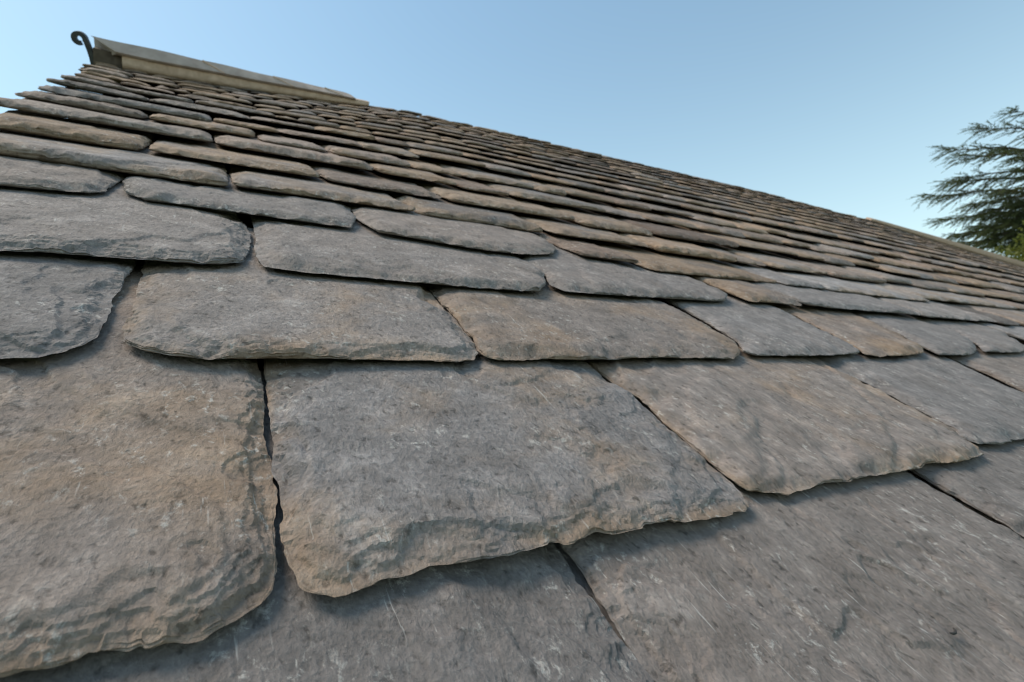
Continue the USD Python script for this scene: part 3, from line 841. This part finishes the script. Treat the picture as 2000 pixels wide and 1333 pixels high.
def bough(start, tip, sag, rng, dens=1.0):
    """a limb with flat sprays of drooping branchlets"""
    n = 12
    s = np.linspace(0, 1, n)
    P = start + (tip - start) * s[:, None] + np.c_[np.zeros(n), np.zeros(n), sag * np.sin(np.pi * s ** .8)]
    P += np.c_[.05 * np.sin(s * 9 + sag * 30), .05 * np.cos(s * 7), .04 * np.sin(s * 11 + 1)] * np.linalg.norm(tip - start) / 3
    length = np.linalg.norm(tip - start)
    wood = [tube(P, np.linspace(.020 * length ** .7 + .01, .006, n), 6)]
    leaf = []
    ax = (tip - start) / length
    lat = np.cross(ax, [0, 0, 1.0]); lat /= np.linalg.norm(lat)
    for k in range(int(15 * length * dens) + 8):
        f_ = rng.uniform(.18, 1.0) ** .75
        p = np.array([np.interp(f_, s, P[:, i]) for i in range(3)])
        sgn = rng.choice([-1, 1])
        bl = rng.uniform(.35, 1.0) * (1.15 - .75 * f_) * min(1.0, length * .42) + .14
        d0 = ax * rng.uniform(.5, 1.0) + lat * sgn * rng.uniform(.10, .8) + np.array([0, 0, rng.uniform(-.62, .02)])
        d0 /= np.linalg.norm(d0)
        end = p + d0 * bl + np.array([0, 0, -.12 * bl])
        mid = (p + end) / 2 + np.array([0, 0, .05 * bl])
        wood.append(tube(np.array([p, mid, end]), [.007, .005, .002], 4))
        m_ = max(3, int(bl * 13))
        for j in range(m_):
            g_ = (j + rng.random()) / m_
            q_ = p * (1 - g_) + end * g_ + np.array([0, 0, .10 * bl * g_ * (1 - g_) * 2])
            dd = d0 * .8 + np.cross(d0, [0, 0, 1.0]) * rng.choice([-1, 1]) * rng.uniform(.05, .6) + np.array([0, 0, rng.uniform(-.35, .15)])
            leaf.append(needles(q_, dd, rng.uniform(.08, .19), rng, 20, .015))
        leaf.append(needles(end, d0 + np.array([0, 0, -.25]), .22, rng, 18, .012))
    leaf.append(needles(P[-1], ax + np.array([0, 0, -.12]), .28, rng, 22, .012))
    return cat(wood), cat(leaf)


# tips of the boughs that stand out against the sky, and fuller ones behind
tips = [(1793, 378, 2125, 415, .22), (1832, 286, 2140, 330, .20), (1897, 246, 2140, 280, .14), (1962, 214, 2130, 240, .10),
        (1838, 352, 2120, 372, .10), (1850, 345, 2130, 350, .14), (1862, 300, 2140, 318, .08), (1930, 290, 2150, 300, .05),
        (1822, 425, 2130, 440, .16), (1848, 455, 2140, 452, .10), (1868, 470, 2150, 478, .10), (1890, 440, 2160, 462, .2), (1880, 395, 2140, 400, .15),
        (1910, 420, 2150, 430, .1), (1930, 370, 2140, 380, .12), (1905, 468, 2170, 490, .15), (1940, 450, 2170, 470, .1), (1975, 330, 2160, 340, .1), (1925, 405, 2160, 420, .12), (1915, 440, 2160, 455, .1), (1950, 425, 2165, 440, .1), (1935, 478, 2180, 500, .1), (1962, 455, 2180, 470, .1), (1955, 395, 2160, 405, .1), (1905, 455, 2160, 480, .12), (1970, 475, 2190, 490, .08), (1980, 400, 2170, 410, .1), (1960, 480, 2180, 500, .1)]
for i, (x0, y0, x1, y1, sg) in enumerate(tips):
    dd = D + (0 if i < 4 else rng.uniform(-1.3, 1.3))
    tip = ray(x0 + 16, y0, dd)
    root = trunk_at(ray(x1, y1, D)[2])
    wood, leaf = bough(root, tip, sg, rng, .8 if i < 8 else 1.25)
    part(cedar, 'limb', wood, 'bark')
    part(cedar, 'needles', leaf, 'cedar_needle')
for k in range(34):                                     # the rest of the crown, all round the trunk
    z = rng.uniform(tp[0, 2] + 2.2, top_z - .3)
    a = rng.uniform(0, 2 * np.pi)
    dv = np.array([math.cos(a), math.sin(a), 0])
    ln = rng.uniform(.7, 1.0) * np.interp(z, [2, 6, top_z], [4.6, 4.0, .5])
    if dv @ side < -.35:
        ln *= .45
    root = trunk_at(z)
    wood, leaf = bough(root, root + dv * ln + np.array([0, 0, rng.uniform(-.2, .35)]), .15, rng, .55)
    part(cedar, 'limb', wood, 'bark')
    part(cedar, 'needles', leaf, 'cedar_needle')

# ---------------------------------------------------------------- yellow-green tree in front of the cedar's foot
yt = thing('yellow_green_tree', 'yellow green leafy treetop just above the roof below the cedar', 'tree')
yc = ray(2040, 524, 19.0)
zz = np.linspace(-.2, yc[2], 8)
part(yt, 'trunk', tube(np.c_[yc[0] + .06 * np.sin(zz), yc[1] + .05 * np.cos(zz), zz], np.linspace(.11, .03, 8), 8), 'bark', smooth=40)
lv, lf = [], []
for k in range(5200):
    q_ = rng.normal(size=3); q_ /= np.linalg.norm(q_)
    r_ = rng.uniform(.35, 1.0) ** .5
    lump = 1 + .35 * math.sin(4 * q_[0] + 1) * math.cos(5 * q_[1]) + .2 * math.sin(7 * q_[2])
    c = yc + q_ * r_ * lump * np.array([1.05, 1.05, 1.0])
    a = rng.normal(size=3); a /= np.linalg.norm(a); b = np.cross(a, rng.normal(size=3)); b /= np.linalg.norm(b)
    s_ = rng.uniform(.035, .06); n0 = len(lv)
    lv += [c - a * s_, c + b * s_ * .5, c + a * s_, c - b * s_ * .5]
    lf += [(n0, n0 + 1, n0 + 2), (n0, n0 + 2, n0 + 3)]
part(yt, 'crown', (np.array(lv), np.array(lf)), 'yellow_leaf')
